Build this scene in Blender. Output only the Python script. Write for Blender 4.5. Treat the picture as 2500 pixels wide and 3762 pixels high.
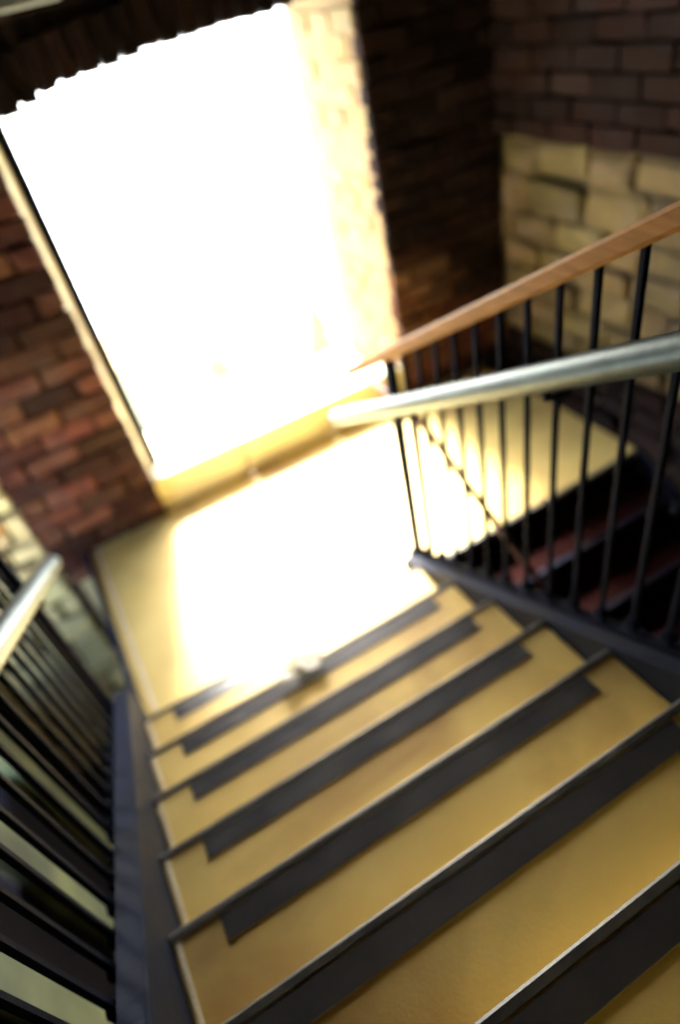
import bpy, bmesh, math, random
from mathutils import Vector, Matrix
random.seed(7)
R = math.radians
S = bpy.context.scene
for o in list(bpy.data.objects): bpy.data.objects.remove(o)
C = S.collection

# ------------------------------------------------------------ camera, light, exposure
cam = bpy.data.cameras.new('camera'); camo = bpy.data.objects.new('camera', cam); C.objects.link(camo)
cam.sensor_fit = 'VERTICAL'; cam.sensor_height = 36.0; cam.sensor_width = 24.0
cam.lens = 2354.5/3762*36.0
RX = Vector((0.86118, -0.47296, -0.18621)); RY = Vector((-0.43934, -0.50835, -0.74065)); RZ = Vector((0.25564, 0.71964, -0.64557))
m = Matrix.Identity(4)
for i in range(3):
    m[i][0] = RX[i]; m[i][1] = -RY[i]; m[i][2] = -RZ[i]
camo.matrix_world = m
cam.clip_start = 0.02; cam.clip_end = 8000
cam.dof.use_dof = True; cam.dof.focus_distance = 1.10; cam.dof.aperture_fstop = 0.82
S.camera = camo

SUN_DIR = Vector((-0.13, -1.0, -0.95)).normalized()      # the way the light travels
w = bpy.data.worlds.new('World'); S.world = w; w.use_nodes = True
nt = w.node_tree
for n in list(nt.nodes): nt.nodes.remove(n)
out = nt.nodes.new('ShaderNodeOutputWorld'); bg = nt.nodes.new('ShaderNodeBackground'); sky = nt.nodes.new('ShaderNodeTexSky')
sky.sky_type = 'NISHITA'; sky.sun_disc = False
sky.sun_elevation = math.asin(-SUN_DIR.z); sky.sun_rotation = math.atan2(-SUN_DIR.x, -SUN_DIR.y)
sky.dust_density = 3.0; sky.air_density = 1.0
bg.inputs['Strength'].default_value = 0.15
nt.links.new(sky.outputs[0], bg.inputs[0]); nt.links.new(bg.outputs[0], out.inputs[0])
sl = bpy.data.lights.new('sun', 'SUN'); sl.energy = 4.0; sl.angle = R(15); sl.color = (1.0, 0.95, 0.86)
so = bpy.data.objects.new('sun', sl); C.objects.link(so)
so.rotation_euler = (-SUN_DIR).to_track_quat('Z', 'Y').to_euler()
S.view_settings.view_transform = 'Standard'; S.view_settings.look = 'None'
S.view_settings.exposure = 4.1; S.view_settings.gamma = 1.0
S.render.engine = 'CYCLES'
S.cycles.use_denoising = True
S.cycles.max_bounces = 10; S.cycles.diffuse_bounces = 6; S.cycles.glossy_bounces = 3
S.cycles.sample_clamp_indirect = 12.0
S.cycles.caustics_reflective = False; S.cycles.caustics_refractive = False

# ------------------------------------------------------------ materials
def mat(name, col, col2=None, scale=6.0, rough=0.7, metal=0.0, bump=0.3, bscale=60.0, rnd=0.0, dirt=None, dirt_amt=0.5, spec=0.5, stretch=(1,1,1)):
    M_ = bpy.data.materials.new(name); M_.use_nodes = True; t = M_.node_tree; N = t.nodes; Lk = t.links
    b = N['Principled BSDF']; b.inputs['Roughness'].default_value = rough; b.inputs['Metallic'].default_value = metal
    b.inputs['Specular IOR Level'].default_value = spec
    g = N.new('ShaderNodeNewGeometry'); mp = N.new('ShaderNodeMapping'); mp.inputs['Scale'].default_value = stretch
    Lk.new(g.outputs['Position'], mp.inputs['Vector'])
    n1 = N.new('ShaderNodeTexNoise'); n1.inputs['Scale'].default_value = scale; n1.inputs['Detail'].default_value = 6
    n1.inputs['Roughness'].default_value = 0.62
    Lk.new(mp.outputs[0], n1.inputs['Vector'])
    rp = N.new('ShaderNodeValToRGB'); rp.color_ramp.elements[0].position = 0.32; rp.color_ramp.elements[1].position = 0.7
    c2 = col2 or tuple(c*0.7 for c in col)
    rp.color_ramp.elements[0].color = (*c2, 1); rp.color_ramp.elements[1].color = (*col, 1)
    Lk.new(n1.outputs['Fac'], rp.inputs[0]); last = rp.outputs[0]
    if dirt:
        n3 = N.new('ShaderNodeTexNoise'); n3.inputs['Scale'].default_value = scale*0.35; n3.inputs['Detail'].default_value = 8; n3.inputs['Distortion'].default_value = 1.2
        Lk.new(mp.outputs[0], n3.inputs['Vector'])
        r3 = N.new('ShaderNodeValToRGB'); r3.color_ramp.elements[0].position = 0.48; r3.color_ramp.elements[1].position = 0.68
        r3.color_ramp.elements[1].color = (dirt_amt,)*3+(1,)
        Lk.new(n3.outputs['Fac'], r3.inputs[0])
        mx = N.new('ShaderNodeMixRGB'); mx.inputs[2].default_value = (*dirt, 1)
        Lk.new(r3.outputs[0], mx.inputs[0]); Lk.new(last, mx.inputs[1]); last = mx.outputs[0]
    if rnd:
        oi = N.new('ShaderNodeObjectInfo'); mr = N.new('ShaderNodeMapRange')
        mr.inputs['To Min'].default_value = 1-rnd; mr.inputs['To Max'].default_value = 1+rnd*0.6
        Lk.new(oi.outputs['Random'], mr.inputs['Value'])
        hs = N.new('ShaderNodeHueSaturation'); Lk.new(mr.outputs[0], hs.inputs['Value'])
        mh = N.new('ShaderNodeMapRange'); mh.inputs['To Min'].default_value = 0.485; mh.inputs['To Max'].default_value = 0.515
        ml = N.new('ShaderNodeMath'); ml.operation = 'MULTIPLY'; ml.inputs[1].default_value = 7.31
        fr = N.new('ShaderNodeMath'); fr.operation = 'FRACT'
        Lk.new(oi.outputs['Random'], ml.inputs[0]); Lk.new(ml.outputs[0], fr.inputs[0]); Lk.new(fr.outputs[0], mh.inputs['Value']); Lk.new(mh.outputs[0], hs.inputs['Hue'])
        Lk.new(last, hs.inputs['Color']); last = hs.outputs[0]
    Lk.new(last, b.inputs['Base Color'])
    n2 = N.new('ShaderNodeTexNoise'); n2.inputs['Scale'].default_value = bscale; n2.inputs['Detail'].default_value = 5
    Lk.new(mp.outputs[0], n2.inputs['Vector'])
    bp = N.new('ShaderNodeBump'); bp.inputs['Strength'].default_value = bump; bp.inputs['Distance'].default_value = 0.01
    Lk.new(n2.outputs['Fac'], bp.inputs['Height']); Lk.new(bp.outputs[0], b.inputs['Normal'])
    rr = N.new('ShaderNodeMapRange'); rr.inputs['To Min'].default_value = max(0.05, rough-0.13); rr.inputs['To Max'].default_value = min(1, rough+0.13)
    Lk.new(n1.outputs['Fac'], rr.inputs['Value']); Lk.new(rr.outputs[0], b.inputs['Roughness'])
    return M_

OCHRE = mat('ochre_screed', (0.73, 0.565, 0.185), (0.63, 0.47, 0.14), 3.5, 0.5, bump=0.12, bscale=120, dirt=(0.36, 0.22, 0.07), dirt_amt=0.8)
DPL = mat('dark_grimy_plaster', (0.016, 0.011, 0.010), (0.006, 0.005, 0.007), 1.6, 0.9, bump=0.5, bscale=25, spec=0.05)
NOSE = mat('worn_steel_nosing', (0.15, 0.145, 0.12), (0.05, 0.055, 0.06), 9, 0.5, 0.4, bump=0.1)
GRIP = mat('black_grip_rubber', (0.058, 0.060, 0.060), (0.034, 0.037, 0.042), 8, 0.33, bump=0.12, bscale=200, spec=0.7)
STEEL = mat('dark_painted_steel', (0.006, 0.009, 0.024), (0.003, 0.005, 0.014), 12, 0.7, 0.0, spec=0.06, bump=0.15)
PLATE = mat('blue_grey_stringer_steel', (0.013, 0.020, 0.044), (0.007, 0.011, 0.025), 6, 0.55, 0.0, bump=0.2, dirt=(0.02, 0.018, 0.018), spec=0.15)
RAILM = mat('brushed_handrail_steel', (0.10, 0.14, 0.14), (0.055, 0.08, 0.085), 10, 0.42, 0.45, bump=0.08)
WOOD = mat('varnished_wood', (0.46, 0.22, 0.06), (0.30, 0.13, 0.035), 7, 0.6, spec=0.12, bump=0.15, bscale=90, stretch=(6, 0.6, 6))
RUST = mat('red_brown_paint', (0.17, 0.05, 0.035), (0.09, 0.028, 0.02), 10, 0.45, 0.2)
BRICK = mat('old_red_brown_brick', (0.125, 0.047, 0.026), (0.055, 0.022, 0.017), 11, 0.9, bump=0.7, bscale=70, spec=0.15, rnd=0.75, dirt=(0.10, 0.06, 0.05), dirt_amt=0.6)
BRICKD = mat('shade_dark_brick', (0.019, 0.009, 0.007), (0.010, 0.006, 0.006), 9, 0.9, bump=0.7, bscale=70, rnd=0.5, dirt=(0.02, 0.014, 0.015), dirt_amt=0.7, spec=0.08)  # dark brick; shade of the upper right walls is put into its colour
MORTAR = mat('dark_lime_mortar', (0.030, 0.018, 0.016), (0.016, 0.011, 0.012), 15, 0.95, bump=0.8, bscale=90)
STONE = mat('yellow_rubble_stone', (0.120, 0.090, 0.032), (0.062, 0.045, 0.018), 6, 0.85, bump=0.8, bscale=45, rnd=0.35, dirt=(0.16, 0.12, 0.08), dirt_amt=0.7)
SMORT = mat('stone_wall_mortar', (0.09, 0.07, 0.034), (0.05, 0.037, 0.02), 9, 0.95, bump=0.8, bscale=60)
PLAST = mat('pale_lime_plaster', (0.66, 0.58, 0.34), (0.46, 0.38, 0.22), 2.5, 0.85, bump=0.5, bscale=25, dirt=(0.22, 0.19, 0.13), dirt_amt=0.8)
SILLM = mat('pale_sill_stone', (0.80, 0.74, 0.54), (0.70, 0.62, 0.42), 5, 0.7, bump=0.4, dirt=(0.30, 0.22, 0.10), dirt_amt=0.5)
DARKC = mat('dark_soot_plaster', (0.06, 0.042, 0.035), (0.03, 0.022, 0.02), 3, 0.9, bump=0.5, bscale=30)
BEAMM = mat('grey_painted_beam', (0.16, 0.19, 0.18), (0.09, 0.11, 0.11), 5, 0.6)
TREADR = mat('dark_red_stair_tile', (0.022, 0.004, 0.003), (0.010, 0.002, 0.002), 6, 0.8, spec=0.05, bump=0.3)
GROUND = mat('pale_gravel_ground', (0.68, 0.72, 0.70), (0.60, 0.64, 0.62), 0.6, 0.9, bump=0.3, bscale=8)
LEAF = mat('dusty_green_foliage', (0.46, 0.41, 0.20), (0.34, 0.31, 0.15), 5, 0.7)
BARK = mat('bark', (0.16, 0.11, 0.06), (0.09, 0.06, 0.04), 8, 0.9)
CREAM = mat('cream_render_wall', (0.55, 0.46, 0.26), (0.45, 0.37, 0.2), 1.5, 0.8)
TILE = mat('faded_clay_roof_tile', (0.38, 0.25, 0.11), (0.26, 0.16, 0.07), 3, 0.8, rnd=0.2)
GLASSD = mat('dark_window_glass', (0.10, 0.11, 0.10), (0.07, 0.08, 0.08), 3, 0.12)
PALE = mat('pale_old_stone', (0.34, 0.235, 0.075), (0.20, 0.135, 0.045), 6, 0.85, bump=0.8, bscale=45, rnd=0.25, dirt=(0.2, 0.15, 0.09), dirt_amt=0.6)
MOSS = mat('mossy_limewash', (0.34, 0.34, 0.15), (0.20, 0.21, 0.10), 3, 0.85, bump=0.5, bscale=25, dirt=(0.08, 0.08, 0.05), dirt_amt=0.8)
LIME = mat('limewashed_stone', (0.82, 0.70, 0.36), (0.66, 0.55, 0.27), 6, 0.8, bump=0.8, bscale=45, rnd=0.2, dirt=(0.3, 0.24, 0.15), dirt_amt=0.6)
PAPER = mat('white_paper', (0.86, 0.86, 0.80), (0.78, 0.78, 0.70), 10, 0.8, bump=0.2)

# ------------------------------------------------------------ helpers
def bx(bm, a, b, bev=0.0, rot=None):
    """box between corners a and b, edges bevelled"""
    c = [(a[i]+b[i])/2 for i in range(3)]; s = [abs(b[i]-a[i]) for i in range(3)]
    r = bmesh.ops.create_cube(bm, size=1.0)
    vs = r['verts']
    bmesh.ops.scale(bm, vec=s, verts=vs)
    if bev:
        es = list({e for v in vs for e in v.link_edges})
        rb = bmesh.ops.bevel(bm, geom=es, offset=bev, segments=1, affect='EDGES', profile=0.5)
        vs = list({v for f in rb['faces'] for v in f.verts} | {v for v in vs if v.is_valid})
    if rot is not None: bmesh.ops.rotate(bm, cent=(0, 0, 0), matrix=rot, verts=vs)
    bmesh.ops.translate(bm, vec=c, verts=vs)
    return vs
def prism(bm, pts, x0, x1):
    """closed YZ outline extruded from x0 to x1"""
    A = [bm.verts.new((x0, y, z)) for y, z in pts]; B = [bm.verts.new((x1, y, z)) for y, z in pts]
    n = len(pts)
    bm.faces.new(A); bm.faces.new(B[::-1])
    for i in range(n): bm.faces.new((A[i], B[i], B[(i+1) % n], A[(i+1) % n]))
    bmesh.ops.recalc_face_normals(bm, faces=bm.faces[:])
def tube(bm, pts, r, seg=12, caps=True):
    pts = [Vector(p) for p in pts]; rings = []; n = len(pts)
    up = Vector((1, 0, 0)) if abs((pts[1]-pts[0]).normalized().x) < 0.9 else Vector((0, 0, 1))
    for i, p in enumerate(pts):
        d = (pts[min(i+1, n-1)]-pts[max(i-1, 0)]).normalized()
        u = (up-d*up.dot(d)).normalized(); v = d.cross(u)
        rr = r[i] if isinstance(r, (list, tuple)) else r
        rings.append([bm.verts.new(p+(u*math.cos(2*math.pi*k/seg)+v*math.sin(2*math.pi*k/seg))*rr) for k in range(seg)])
    for a, b in zip(rings, rings[1:]):
        for k in range(seg): bm.faces.new((a[k], a[(k+1) % seg], b[(k+1) % seg], b[k]))
    if caps: bm.faces.new(rings[0][::-1]); bm.faces.new(rings[-1])
    bmesh.ops.recalc_face_normals(bm, faces=bm.faces[:])
def mesh(bm, name, m_, smooth=False):
    me = bpy.data.meshes.new(name); bm.to_mesh(me); bm.free(); me.materials.append(m_)
    if smooth:
        for p in me.polygons: p.use_smooth = True
    return me
def link(name, me, parent=None, loc=None):
    o = bpy.data.objects.new(name, me); C.objects.link(o)
    if parent: o.parent = parent
    if loc is not None: o.location = loc
    return o
def obj(name, bm, m_, parent=None, smooth=False, loc=None):
    return link(name, mesh(bm, name, m_, smooth), parent, loc)
def tag(o, label, cat, group=None):
    o['label'] = label; o['category'] = cat
    if group: o['group'] = group
    return o
def struct(o): o['kind'] = 'structure'; return o
def thing(name, label, cat, group=None):
    return tag(link(name, None), label, cat, group)
def box(name, a, b, m_, parent=None, bev=0.0):
    bm = bmesh.new(); bx(bm, a, b, bev); return obj(name, bm, m_, parent)

# ------------------------------------------------------------ key sizes (eye at the origin, metres)
LZ = -2.589; T = 0.30; RS = 0.1543; Y0 = 2.042      # landing level, tread depth, rise, first nosing
XL, XR = -0.444, 1.071                               # tread ends
FY = 3.70; BY = 4.60                                 # inner and outer face of the window wall
WX0, WX1, WZT = 0.115, 2.06, -0.20                   # window opening
PITCH = RS/T
XW0, XW1 = -1.5, 3.0                                 # side walls
def nz(y): return (Y0-y)*PITCH-2.435                 # pitch line of the flight

# ------------------------------------------------------------ ground outside
bm = bmesh.new()
vs = [bm.verts.new(v) for v in ((-3000, 4.8, -14), (3000, 4.8, -14), (3000, 5000, -14), (-3000, 5000, -14))]; bm.faces.new(vs)
vs = [bm.verts.new(v) for v in ((-3000, -3000, -14), (3000, -3000, -14), (3000, 4.8, -14), (-3000, 4.8, -14))]; bm.faces.new(vs)
bmesh.ops.remove_doubles(bm, verts=bm.verts[:], dist=0.01)
struct(obj('ground', bm, GROUND))

# ------------------------------------------------------------ building shell
VB = -5.2          # bottom floor of the stairwell
struct(box('lower_floor', (XW0-0.5, -3.5, VB-0.2), (XW1+0.5, BY, VB), DPL))
struct(box('ceiling', (XW0-0.5, -4.0, 1.6), (XW1+0.5, BY, 1.9), DARKC))

def rough_block(L, D, H, bev, jit, seed):
    rd = random.Random(seed); bm = bmesh.new(); bx(bm, (-L/2, -D/2, -H/2), (L/2, D/2, H/2), bev)
    for v in bm.verts: v.co += Vector((rd.uniform(-1, 1)*jit, rd.uniform(-1, 1)*jit, rd.uniform(-1, 1)*jit))
    return bm
brick_len = 0.300; BH = 0.108; BC = 0.119; HL = 0.145
bricks = [mesh(rough_block(brick_len, 0.10, BH, 0.010, 0.006, s), 'brick', BRICK) for s in range(5)]
halfs = [mesh(rough_block(HL, 0.10, BH, 0.010, 0.006, s+20), 'half_brick', BRICK) for s in range(4)]
sides = [mesh(rough_block(0.10, 0.26, BH, 0.010, 0.006, s+40), 'reveal_brick', PALE) for s in range(4)]

def brick_run(parent, x0, x1, z0, z1, face, mask=None, dark=None):
    """running bond of single bricks on a wall that faces -y; ragged = uneven edge"""
    z = z0+BC/2; row = 0; n = 0
    while z < z1:
        x = x0+0.004; k = 0
        while x < x1-0.05:
            first_half = (k == 0 and row % 2 == 1)
            L = HL if first_half else brick_len
            if x+L > x1+0.01: L = HL
            if x+L > x1+0.03: break
            cx = x+L/2
            if not mask or mask(cx, z, L):
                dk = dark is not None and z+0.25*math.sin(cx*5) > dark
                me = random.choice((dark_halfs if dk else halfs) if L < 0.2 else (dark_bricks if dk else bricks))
                o = link('brick', me, parent, (cx+random.uniform(-.003, .003), face+0.03+random.uniform(-.010, .010), z+random.uniform(-.003, .003)))
                o.rotation_euler = (random.uniform(-.02, .02), random.uniform(-.012, .012), random.uniform(-.02, .02))
                n += 1
            x += L+0.014; k += 1
        z += BC; row += 1
    return n

dark_bricks = []
for me in bricks: c_ = me.copy(); c_.materials[0] = BRICKD; dark_bricks.append(c_)
dark_halfs = []
for me in halfs: c_ = me.copy(); c_.materials[0] = BRICKD; dark_halfs.append(c_)
# left brick pier
def bed(name, a, b, m_, parent): return box(name, a, b, m_, parent)
lp = thing('brick_pier', 'dark red-brown brick pier left of the bright window opening', 'brick wall')
bed('mortar_core', (-0.655, FY+0.035, LZ-0.25), (WX0-0.015, BY, 0.37), MORTAR, lp)
brick_run(lp, -0.672, 0.10, LZ-0.20, 0.36, FY-0.03)
# right brick pier
rpw = thing('brick_pier', 'dark brown brick pier right of the window, behind the wooden rail', 'brick wall')
bed('mortar_core', (WX1+0.015, FY+0.035, LZ), (XW1+0.6, BY, 0.37), MORTAR, rpw)
brick_run(rpw, WX1, XW1, LZ, 0.30, FY, dark=-1.75)  # upper courses swap to the brick copy with shade in its colour
# jamb bricks showing in the reveals
z = LZ+0.18; row = 0
while z < -0.1:
    for k in range(3):
        y = FY+0.15+k*0.275+(0.12 if row % 2 else 0)
        if y+0.13 > BY: continue
        o = link('reveal_brick', random.choice(sides), rpw, (WX1+0.052+random.uniform(-.012, .012), y, z))
    z += BC; row += 1
bm = bmesh.new()
v = [bm.verts.new(q) for z_ in (LZ-0.02, -0.2) for q in ((0.09, FY-0.004, z_), (0.15, 3.94, z_), (0.15, BY, z_), (0.06, BY, z_), (0.06, FY-0.004, z_))]
for a_ in range(5): bm.faces.new((v[a_], v[(a_+1)%5], v[5+(a_+1)%5], v[5+a_]))
bm.faces.new(v[:5]); bm.faces.new(v[5:]); bmesh.ops.recalc_face_normals(bm, faces=bm.faces[:])
obj('plaster_splay', bm, PLAST, lp)
box('reveal_mortar', (WX1+0.008, FY+0.03, LZ+0.02), (WX1+0.0145, BY-0.01, -0.12), PALE, rpw)
# segmental arch wall above the window
ar = thing('brick_arch_wall', 'dark brick wall with ragged shallow arch over the window', 'brick wall')
def arch(x):
    t = (x-1.10)/1.0
    return -0.175-0.17*max(0.0, -t)**2.6+0.055*max(0, t)
bm = bmesh.new()
n = 14
for i in range(n):
    xa = WX0-0.02+(WX1-WX0+0.04)*i/n; xb = WX0-0.02+(WX1-WX0+0.04)*(i+1)/n
    prism_pts = None
    za, zb = arch(xa)+0.03, arch(xb)+0.03
    v = [bm.verts.new(p) for p in ((xa, FY+0.035, za), (xb, FY+0.035, zb), (xb, FY+0.035, 0.37), (xa, FY+0.035, 0.37), (xa, BY, za), (xb, BY, zb), (xb, BY, 0.37), (xa, BY, 0.37))]
    for f in ((0, 1, 2, 3), (5, 4, 7, 6), (4, 5, 1, 0), (3, 2, 6, 7)): bm.faces.new([v[j] for j in f])
bmesh.ops.remove_doubles(bm, verts=bm.verts[:], dist=0.0005)
bmesh.ops.recalc_face_normals(bm, faces=bm.faces[:])
obj('mortar_core', bm, MORTAR, ar)
# soldier course following the arch
solds = [mesh(rough_block(0.086, 0.10, 0.20, 0.010, 0.008, s+60), 'arch_brick', BRICKD) for s in range(4)]
x = WX0+0.03
while x < WX1:
    for yy in (FY+0.03, FY+0.20, FY+0.40, FY+0.62):
        o = link('arch_brick', random.choice(solds), ar, (x, yy+random.uniform(-.01, .01), arch(x)+0.105+0.008*math.sin(x*7.0)+random.uniform(-.005, .005)))
        o.rotation_euler = (0, (x-1.09)*0.14+random.uniform(-.04, .04), 0)
    x += 0.103
brick_run(ar, WX0, WX1, 0.05, 0.34, FY, dark=-9, mask=lambda cx, z, L: z > arch(cx)+0.26)
# painted steel joist across the wall over the arch
jo = tag(box('ceiling_joist', (-0.8, 3.48, 0.075), (0.62, 3.62, 0.20), BEAMM, None, 0.01), 'grey painted joist end on the wall high above the window', 'beam')
box('upper_wall', (XW0-0.6, FY+0.036, 0.371), (XW1+0.6, BY, 1.6), DARKC); struct(bpy.data.objects['upper_wall'])

# pale rubble stones
stones = [mesh(rough_block(0.10, 0.36, 0.17, 0.028, 0.016, s+80), 'stone', STONE) for s in range(6)]
stonesx = [mesh(rough_block(0.36, 0.10, 0.17, 0.028, 0.016, s+90), 'stone', STONE) for s in range(6)]
def stone_wall(parent, axis, c, a0, a1, z0, z1, sgn, lim=300, alt=None):
    z = z0; row = 0; n = 0
    while z < z1:
        h = random.choice((0.15, 0.19, 0.23)); a = a0-random.uniform(0, .2)
        while a < a1 and n < lim:
            L = random.uniform(0.22, 0.50)
            lo, hi = max(a, a0), min(a+L, a1)
            if hi-lo > 0.08:
                me = random.choice(stones if axis == 'x' else stonesx); cc = (lo+hi)/2
                if alt: me = alt(me, z, cc)
                out_ = random.uniform(-.012, .018)
                if True: pass
                if axis == 'x': o = link('stone', me, parent, (c+sgn*(-0.035+out_), cc, z+h/2)); o.scale = (1, (hi-lo-0.02)/0.36, (h-0.02)/0.17)
                else: o = link('stone', me, parent, (cc, c+sgn*(-0.035+out_), z+h/2)); o.scale = ((hi-lo-0.02)/0.36, 1, (h-0.02)/0.17)
                o.rotation_euler = (random.uniform(-.03, .03) if axis == 'x' else 0, random.uniform(-.03, .03) if axis != 'x' else 0, random.uniform(-.01, .01))
                n += 1
            a += L
        z += h; row += 1
rw = thing('stone_wall', 'yellow rubble stone side wall right of the stairwell', 'stone wall')
box('mortar_core', (XW1+0.03, -4.0, VB-0.2), (XW1+0.6, FY+0.034, 1.6), SMORT, rw)
_v = {}
def variant(me, m_):
    if (me.name, m_.name) not in _v:
        c_ = me.copy(); c_.materials[0] = m_; _v[me.name, m_.name] = c_
    return _v[me.name, m_.name]
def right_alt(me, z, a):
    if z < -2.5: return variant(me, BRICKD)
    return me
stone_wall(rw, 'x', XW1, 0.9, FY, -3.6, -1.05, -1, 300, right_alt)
z = -0.98; row = 0  # upper courses in dark brick, shade included in the colour
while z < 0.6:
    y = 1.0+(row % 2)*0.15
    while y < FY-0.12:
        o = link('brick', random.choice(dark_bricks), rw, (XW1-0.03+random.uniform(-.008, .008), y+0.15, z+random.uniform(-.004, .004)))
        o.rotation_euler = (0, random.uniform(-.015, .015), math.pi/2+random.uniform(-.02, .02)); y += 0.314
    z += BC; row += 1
box('dark_brick_bed', (XW1+0.012, -4.0, -1.05), (XW1+0.029, FY, 1.6), MORTAR, rw)
fw = thing('stone_wall', 'pale yellow stone wall behind the left railing, beside the brick pier', 'stone wall')
box('mortar_core', (XW0-0.6, FY+0.03, VB-0.2), (-0.657, BY, 0.369), SMORT, fw)
stone_wall(fw, 'y', FY, XW0, -0.675, -4.6, 0.3, -1, 120, lambda me, z, a: variant(me, LIME))
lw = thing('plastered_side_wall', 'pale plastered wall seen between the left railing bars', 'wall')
SY0, SY1, SZ0, SZ1 = 2.15, 3.45, -3.4, -1.35  # added window opening, out of view, to light the pale left stone
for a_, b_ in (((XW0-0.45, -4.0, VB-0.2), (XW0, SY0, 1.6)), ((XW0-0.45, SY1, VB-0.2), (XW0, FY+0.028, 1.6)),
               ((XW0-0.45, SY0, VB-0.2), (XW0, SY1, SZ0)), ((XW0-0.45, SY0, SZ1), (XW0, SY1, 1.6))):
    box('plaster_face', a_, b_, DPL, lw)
for zz in (SZ0, (SZ0+SZ1)/2-0.02, SZ1-0.04):
    box('added_window_bar', (XW0-0.30, SY0+0.002, zz+0.001), (XW0-0.26, SY1-0.002, zz+0.04), STEEL, lw)
for k in range(6):     # dressed pilasters on the plaster
    box('pilaster', (XW0+0.001, -0.6+k*0.72, VB), (XW0+0.09, -0.35+k*0.72, -2.9), MOSS, lw, 0.01)
# wall under the landing: piers either side of a lower window
uw = thing('wall_below_landing', 'plastered wall below the landing with a lower window opening', 'wall')
box('wall_face', (-0.63, FY+0.04, VB-0.2), (-0.30, BY, LZ-0.25), PLAST, uw)
box('wall_face', (-0.295, FY+0.04, -3.35), (XW1+0.6, BY, LZ-0.003), DARKC, uw)
box('wall_face', (2.3, FY+0.04, VB-0.2), (XW1+0.6, BY, -3.353), DARKC, uw)
bk = struct(box('back_wall', (XW0-0.5, -3.9, VB-0.2), (XW1+0.5, -3.5, 1.6), DARKC))

# ------------------------------------------------------------ window frame and sill
wf = thing('window_frame', 'thin dark window frame post standing in the bright opening', 'window frame')
box('jamb', (0.142, 3.93, LZ+0.256), (0.212, 3.99, -0.30), STEEL, wf, 0.004)
sill = thing('window_sill', 'low ochre stone sill at the foot of the bright window', 'window sill')
for k in range(3):
    xa = WX0-0.03+k*0.665
    box('kerb_stone', (xa, FY+0.012, LZ-0.02), (xa+0.655, 3.97, LZ+0.255), SILLM, sill, 0.012)
box('sill_slab', (WX0+0.002, 3.975, LZ-0.05), (WX1-0.002, BY+0.1, LZ+0.07), SILLM, sill, 0.01)

# ------------------------------------------------------------ landing
ld = link('landing', None); struct(ld)
box('screed', (XL-0.01, Y0-0.13+0.26, LZ-0.16), (2.74, FY+0.03, LZ), OCHRE, ld)
bm = bmesh.new(); bx(bm, (XL-0.045, 2.20, LZ-0.20), (XL-0.012, FY, LZ+0.018), 0.004); obj('edge_channel', bm, PLATE, ld)
box('painted_margin', (XL+0.035, 2.2, LZ), (XL+0.050, FY-0.01, LZ+0.004), SILLM, ld)
box('nosing', (1.21, 2.145, LZ-0.05), (2.70, 2.169, LZ+0.003), NOSE, ld, 0.004)

# ------------------------------------------------------------ main flight
st = thing('staircase', 'ochre stair flight with dark anti-slip strips leading down to the landing', 'staircase')
bm = bmesh.new(); bx(bm, (XL, -0.315, -0.05), (XR, 0.0, 0.0), 0.004); tread_me = mesh(bm, 'tread', OCHRE)
bm = bmesh.new(); bx(bm, (XL+0.004, -0.30, -RS), (XR-0.004, -0.285, -0.05), 0); riser_me = mesh(bm, 'riser', OCHRE)
bm = bmesh.new()
prism(bm, [(-0.012, 0.0015), (-0.012, 0.006), (0.006, 0.0065), (0.012, 0.002), (0.013, -0.03), (0.0015, -0.03), (0.0015, 0.0015)], XL+0.001, XR-0.001)
nose_me = mesh(bm, 'nosing', NOSE)
bm = bmesh.new(); bx(bm, (XL+0.135, -0.088, 0.0005), (XR-0.125, -0.018, 0.0045), 0.001)
grip_me = mesh(bm, 'grip_strip', GRIP)
for k in range(0, 14):
    y = Y0-k*T; z = -2.435+k*RS
    t_ = link('tread', tread_me, st, (0, y, z))
    link('nosing', nose_me, t_, (0, 0, 0)); link('grip_strip', grip_me, t_, (0, 0, 0))
    r_ = link('riser', riser_me, st, (0, y+0.285, z))
ye = Y0-13*T-0.3
def band(y0, y1, lo, hi): return [(y0, nz(y0)+lo), (y1, nz(y1)+lo), (y1, nz(y1)+hi), (y0, nz(y0)+hi)]
for sx, lo, hi in ((-1, -0.26, 0.17), (1, -0.24, 0.03)):
    bm = bmesh.new()
    xa, xb = (XL-0.012, XL-0.001) if sx < 0 else (XR+0.001, XR+0.013)
    prism(bm, band(2.20, ye, lo, hi), xa, xb)
    s_ = obj('stringer', bm, PLATE, st)
    bm = bmesh.new(); xo = XL-0.075 if sx < 0 else XR+0.014
    prism(bm, band(2.20, ye, hi-0.012, hi), xo, xo+0.062); obj('top_flange', bm, PLATE, s_)
    bm = bmesh.new(); prism(bm, band(2.20, ye, lo, lo+0.012), xo, xo+0.062); obj('bottom_flange', bm, PLATE, s_)
# narrow light skirting line along the left of the treads
for k in range(0, 13):
    y = Y0-k*T; z = -2.435+k*RS
    box('margin_strip', (XL+0.012, y-0.285, z+0.0004), (XL+0.024, y-0.015, z+0.004), SILLM, st)

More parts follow.
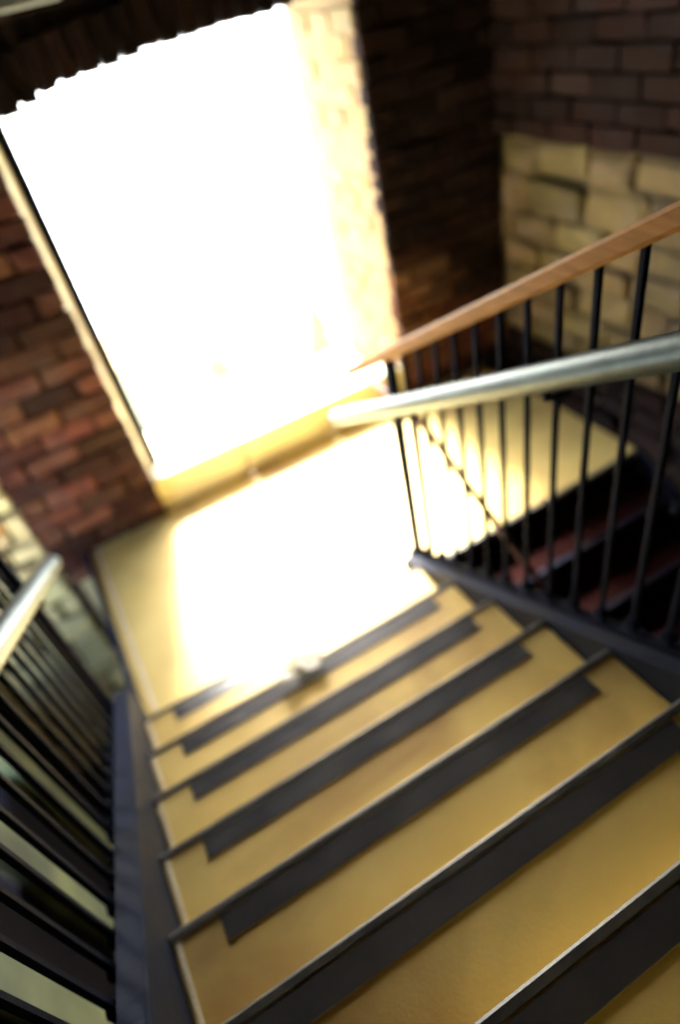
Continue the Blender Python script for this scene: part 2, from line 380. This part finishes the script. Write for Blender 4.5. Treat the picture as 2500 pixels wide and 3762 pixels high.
# ------------------------------------------------------------ balustrades
def zr(y): return -1.547+0.60*(2.62-y)         # wooden rail axis
def balustrade(x, wood_end, label, hole):
    b = thing('balustrade', label, 'railing', 'railings beside the stairs')
    yb = -1.6
    bm = bmesh.new(); w_ = 0.027
    a = Vector((x, wood_end, zr(wood_end))); c = Vector((x, yb, zr(yb)))
    d = (c-a); L = d.length
    vs = bx(bm, (-w_, -L/2, -0.027), (w_, L/2, 0.027), 0.010)
    rot = Vector((0, 1, 0)).rotation_difference(d.normalized()).to_matrix()
    bmesh.ops.rotate(bm, cent=(0, 0, 0), matrix=rot, verts=bm.verts[:]); bmesh.ops.translate(bm, vec=(a+c)/2, verts=bm.verts[:])
    obj('wooden_rail', bm, WOOD, b)
    y = 2.174; n = 0
    bm = bmesh.new(); bx(bm, (x-0.022, y-0.022, nz(y)-0.20), (x+0.022, y+0.022, zr(y)-0.03), 0.004); nw = obj('newel_post', bm, STEEL, b)
    bm = bmesh.new(); bx(bm, (x-0.04, y-0.04, nz(y)-0.0), (x+0.04, y+0.04, nz(y)+0.05), 0.006); obj('collar', bm, STEEL, nw)
    bm = bmesh.new(); inn = 1 if x < 0 else -1
    bx(bm, (min(x, x+inn*0.09), y-0.02, nz(y)-0.03), (max(x, x+inn*0.09), y+0.02, nz(y)+0.0), 0.002); obj('fixing_bracket', bm, STEEL, nw)
    hgt = zr(1.0)-nz(1.0)
    bm = bmesh.new(); bx(bm, (-0.0085, -0.0085, 0), (0.0085, 0.0085, hgt-0.06), 0.002)
    for zc in (0.02,):
        bx(bm, (-0.019, -0.019, 0.02), (0.019, 0.019, 0.06), 0.005)
    bme = mesh(bm, 'baluster', STEEL)
    while y > yb+0.1:
        y -= 0.122 if x > 0 else 0.098
        o = link('baluster', bme, b, (x, y, nz(y)+0.045)); o.scale = (1, 1, (zr(y)-nz(y)-0.06)/(hgt-0.06)); n += 1
    bm = bmesh.new(); prism(bm, [(2.174, nz(2.174)+0.02), (yb, nz(yb)+0.02), (yb, nz(yb)+0.05), (2.174, nz(2.174)+0.05)], x-0.02, x+0.02)
    obj('bottom_rail', bm, STEEL, b)
    return b
BRX = 1.15; BLX = -0.555
balustrade(BRX, 2.60, 'black barred railing with wooden top rail right of the steps', None)
balustrade(BLX, 2.42, 'black barred railing with wooden top rail left of the steps', None)
def zh(y, off): return -1.80+0.565*(2.68-y)+off
def handrail(x, xb, ys, off, label):
    h = thing('handrail', label, 'handrail', 'steel handrails')
    pts = []
    for i in range(14): 
        y = -1.6+(ys-0.10+1.6)*i/13; pts.append((x, y, zh(y, off)))
    d = Vector((0, 1, -0.565)).normalized(); nrm = Vector((0, -0.565, -1)).normalized(); e = Vector(pts[-1]); rr = 0.05
    rad = [0.041]*len(pts)
    for i in range(1, 6):
        t = i/5*math.pi/2; pts.append(tuple(e+d*0.045*math.sin(t))); rad.append(max(0.002, 0.041*math.cos(t)))
    bm = bmesh.new(); tube(bm, pts, rad, 16); obj('rail_tube', bm, RAILM, h, True)
    for yy in (2.0, 1.15, 0.3, -0.6):
        bm = bmesh.new(); zc = zh(yy, off)
        tube(bm, [(x, yy, zc-0.028), (x, yy, zc-0.07), (xb, yy, zc-0.09)], 0.009, 8)
        obj('bracket', bm, STEEL, h, True)
    return h
handrail(1.065, BRX, 2.78, 0.0, 'tubular grey steel handrail with rounded end right of the steps')
handrail(-0.475, BLX, 2.62, -0.05, 'tubular grey steel handrail left of the steps')

# ------------------------------------------------------------ lower flight going back under, right of the railing
lf = thing('lower_flight', 'dark red tiled stair flight descending behind the right railing', 'staircase')
bm = bmesh.new(); bx(bm, (1.27, -0.315, -0.045), (2.72, 0.0, 0), 0.004); lt = mesh(bm, 'tread', TREADR)
bm = bmesh.new(); bx(bm, (1.28, -0.020, -RS), (2.71, -0.004, -0.0455), 0); lr = mesh(bm, 'riser', TREADR)
bm = bmesh.new(); bx(bm, (1.271, -0.012, -0.03), (2.719, 0.012, 0.003), 0.003); ln = mesh(bm, 'nosing', PLATE)
for k in range(1, 14):
    # descends towards -y: nosing on the -y side
    z = LZ-k*RS; y = 2.16-(k-1)*T
    t_ = link('tread', lt, lf, (0, y, z))
    link('nosing', ln, t_, (0, -0.305, 0)); link('riser', lr, lf, (0, y, z+RS))
bm = bmesh.new()
y1 = 2.14-12*T
prism(bm, [(2.15, LZ-0.30), (2.15, LZ+0.02), (y1, LZ+0.02-(2.15-y1)*PITCH), (y1, LZ-0.30-(2.15-y1)*PITCH)], 1.235, 1.262); obj('stringer', bm, PLATE, lf)
bm = bmesh.new()
prism(bm, [(2.15, LZ-0.30), (2.15, LZ+0.02), (y1, LZ+0.02-(2.15-y1)*PITCH), (y1, LZ-0.30-(2.15-y1)*PITCH)], 2.722, 2.75); obj('stringer', bm, PLATE, lf)
lr_ = thing('lower_handrail', 'thin red-brown handrail sloping down behind the railing bars', 'handrail')
bm = bmesh.new(); tube(bm, [(1.25, 2.62, LZ+0.97), (1.25, 2.2, LZ+0.96), (1.25, 1.6, LZ+0.96-0.6*PITCH), (1.25, y1, LZ+0.96-(2.2-y1)*PITCH)], 0.016, 10); obj('rail_tube', bm, RUST, lr_, True)
for yy in (2.19, 1.3, 0.4):
    bm = bmesh.new(); tube(bm, [(1.25, yy, LZ-(2.2-yy)*PITCH), (1.25, yy, LZ+0.95-(2.2-yy)*PITCH)], 0.011, 8); obj('post', bm, RUST, lr_, True)

# ------------------------------------------------------------ small things on the stairs
bm = bmesh.new()
def sheet(cx, cy, w_, h_, ang, lift, seed):
    rd = random.Random(seed); g = {}; W, H = 9, 7
    for i in range(W):
        for j in range(H):
            u, v = i/(W-1)-0.5, j/(H-1)-0.5
            x, y = u*w_, v*h_; fold = abs(u+0.3*v)
            g[i, j] = bm.verts.new((cx+x*math.cos(ang)-y*math.sin(ang)+rd.uniform(-.002, .002), cy+x*math.sin(ang)+y*math.cos(ang)+rd.uniform(-.002, .002), 0.004+lift*fold*2+rd.random()*0.004))
    for i in range(W-1):
        for j in range(H-1): bm.faces.new((g[i, j], g[i+1, j], g[i+1, j+1], g[i, j+1]))
sheet(0.0, 0.0, 0.10, 0.075, 0.2, 0.02, 3); sheet(-0.05, -0.055, 0.085, 0.06, 0.9, 0.014, 4)
bmesh.ops.solidify(bm, geom=bm.faces[:], thickness=0.0012)
p = tag(obj('paper_scrap', bm, PAPER, None, True), 'crumpled white paper scrap lying on the step below the window light', 'paper')
p.scale = (1.25, 1.25, 1.25); p.location = (0.30, 1.73, -2.257); p.rotation_euler = (R(-14), 0, R(-38))

# ------------------------------------------------------------ outside: trees, house, lamp
def tree(name, label, loc, h, r, shape, n, cat='tree'):
    t = thing(name, label, cat); t.location = loc
    bm = bmesh.new(); tube(bm, [(0, 0, 0), (0.02*h, 0, h*0.3), (0, 0.01*h, h*0.75)], [0.045*h, 0.03*h, 0.008*h], 8)
    for a in range(5):
        an = a*1.3; tube(bm, [(0, 0, h*(0.25+0.07*a)), (math.cos(an)*r*0.6, math.sin(an)*r*0.6, h*(0.45+0.08*a))], [0.014*h, 0.004*h], 6)
    obj('trunk', bm, BARK, t, True)
    bm = bmesh.new(); rd = random.Random(name)
    for i in range(n):
        u = rd.random(); zz = h*(0.12+0.88*u) if shape == 'cone' else None
        if shape == 'cone':
            rr = r*math.sqrt(rd.random())*math.sin(math.pi*min(1, (u*0.88+0.12)**0.75))*(1.0+0.18*math.sin(u*23))
            an = rd.random()*6.283; P = Vector((math.cos(an)*rr, math.sin(an)*rr, zz))
        else:
            d = Vector((rd.gauss(0, 1), rd.gauss(0, 1), rd.gauss(0, 1))).normalized()*(rd.random()**0.4)
            d *= 1+0.22*math.sin(d.x*7+d.z*5)
            P = Vector((d.x*r, d.y*r, h*0.66+d.z*h*0.34))
        s = 0.05*h/2.5*rd.uniform(0.7, 1.5)
        q = Matrix.Rotation(rd.random()*6.28, 3, 'Z') @ Matrix.Rotation(rd.random()*3.14, 3, 'X')
        vs = [bm.verts.new(P+q @ Vector(c)*s) for c in ((-1, -.6, 0), (1, -.6, 0.2), (1, .6, 0), (-1, .6, .2))]
        bm.faces.new(vs)
    f_ = obj('crown', bm, LEAF, t); f_['kind'] = 'stuff'
    return t
tree('cypress_tree', 'narrow pointed tree faintly seen through the bright window', (9.3, 23.4, -14), 4.3, 0.62, 'cone', 3500)
tree('round_tree', 'small round-headed tree faintly seen through the window', (5.4, 25.4, -14), 2.9, 0.95, 'round', 3000)
lp_ = thing('street_lamp', 'slender street lamp outside, rising just above the sill', 'street lamp')
lp_.location = (5.0, 21.5, -14)
bm = bmesh.new(); tube(bm, [(0, 0, 0), (0, 0, 2.6), (0.05, 0, 2.95), (0.3, 0, 3.1)], [0.06, 0.04, 0.03, 0.03], 10); obj('pole', bm, STEEL, lp_, True)
bm = bmesh.new(); bx(bm, (0.25, -0.09, 3.04), (0.62, 0.09, 3.13), 0.02); obj('lamp_head', bm, STEEL, lp_)
hs = thing('small_house', 'pale house with stepped roof past the left window post', 'house'); hs.location = (0.2, 26.0, -14)
for i, (xa, xb, hh) in enumerate(((-2.0, 2.0, 3.0), (-2.0, 1.1, 4.2), (-2.0, 0.3, 5.2))):
    box('wall', (xa, i*0.4, 0 if i == 0 else (3.0, 4.2)[i-1]+0.16), (xb, 4, hh), CREAM, hs)
    rf = box('roof', (xa-0.12, i*0.4-0.12, hh+0.001), (xb+0.12, 4.1, hh+0.15), TILE, hs, 0.03)
for xx in (-1.4, 0.2):
    wn = box('window', (xx, -0.03, 1.2), (xx+0.7, -0.002, 2.3), CREAM, hs, 0.01); box('pane', (xx+0.08, -0.05, 1.28), (xx+0.62, -0.032, 2.22), GLASSD, wn)
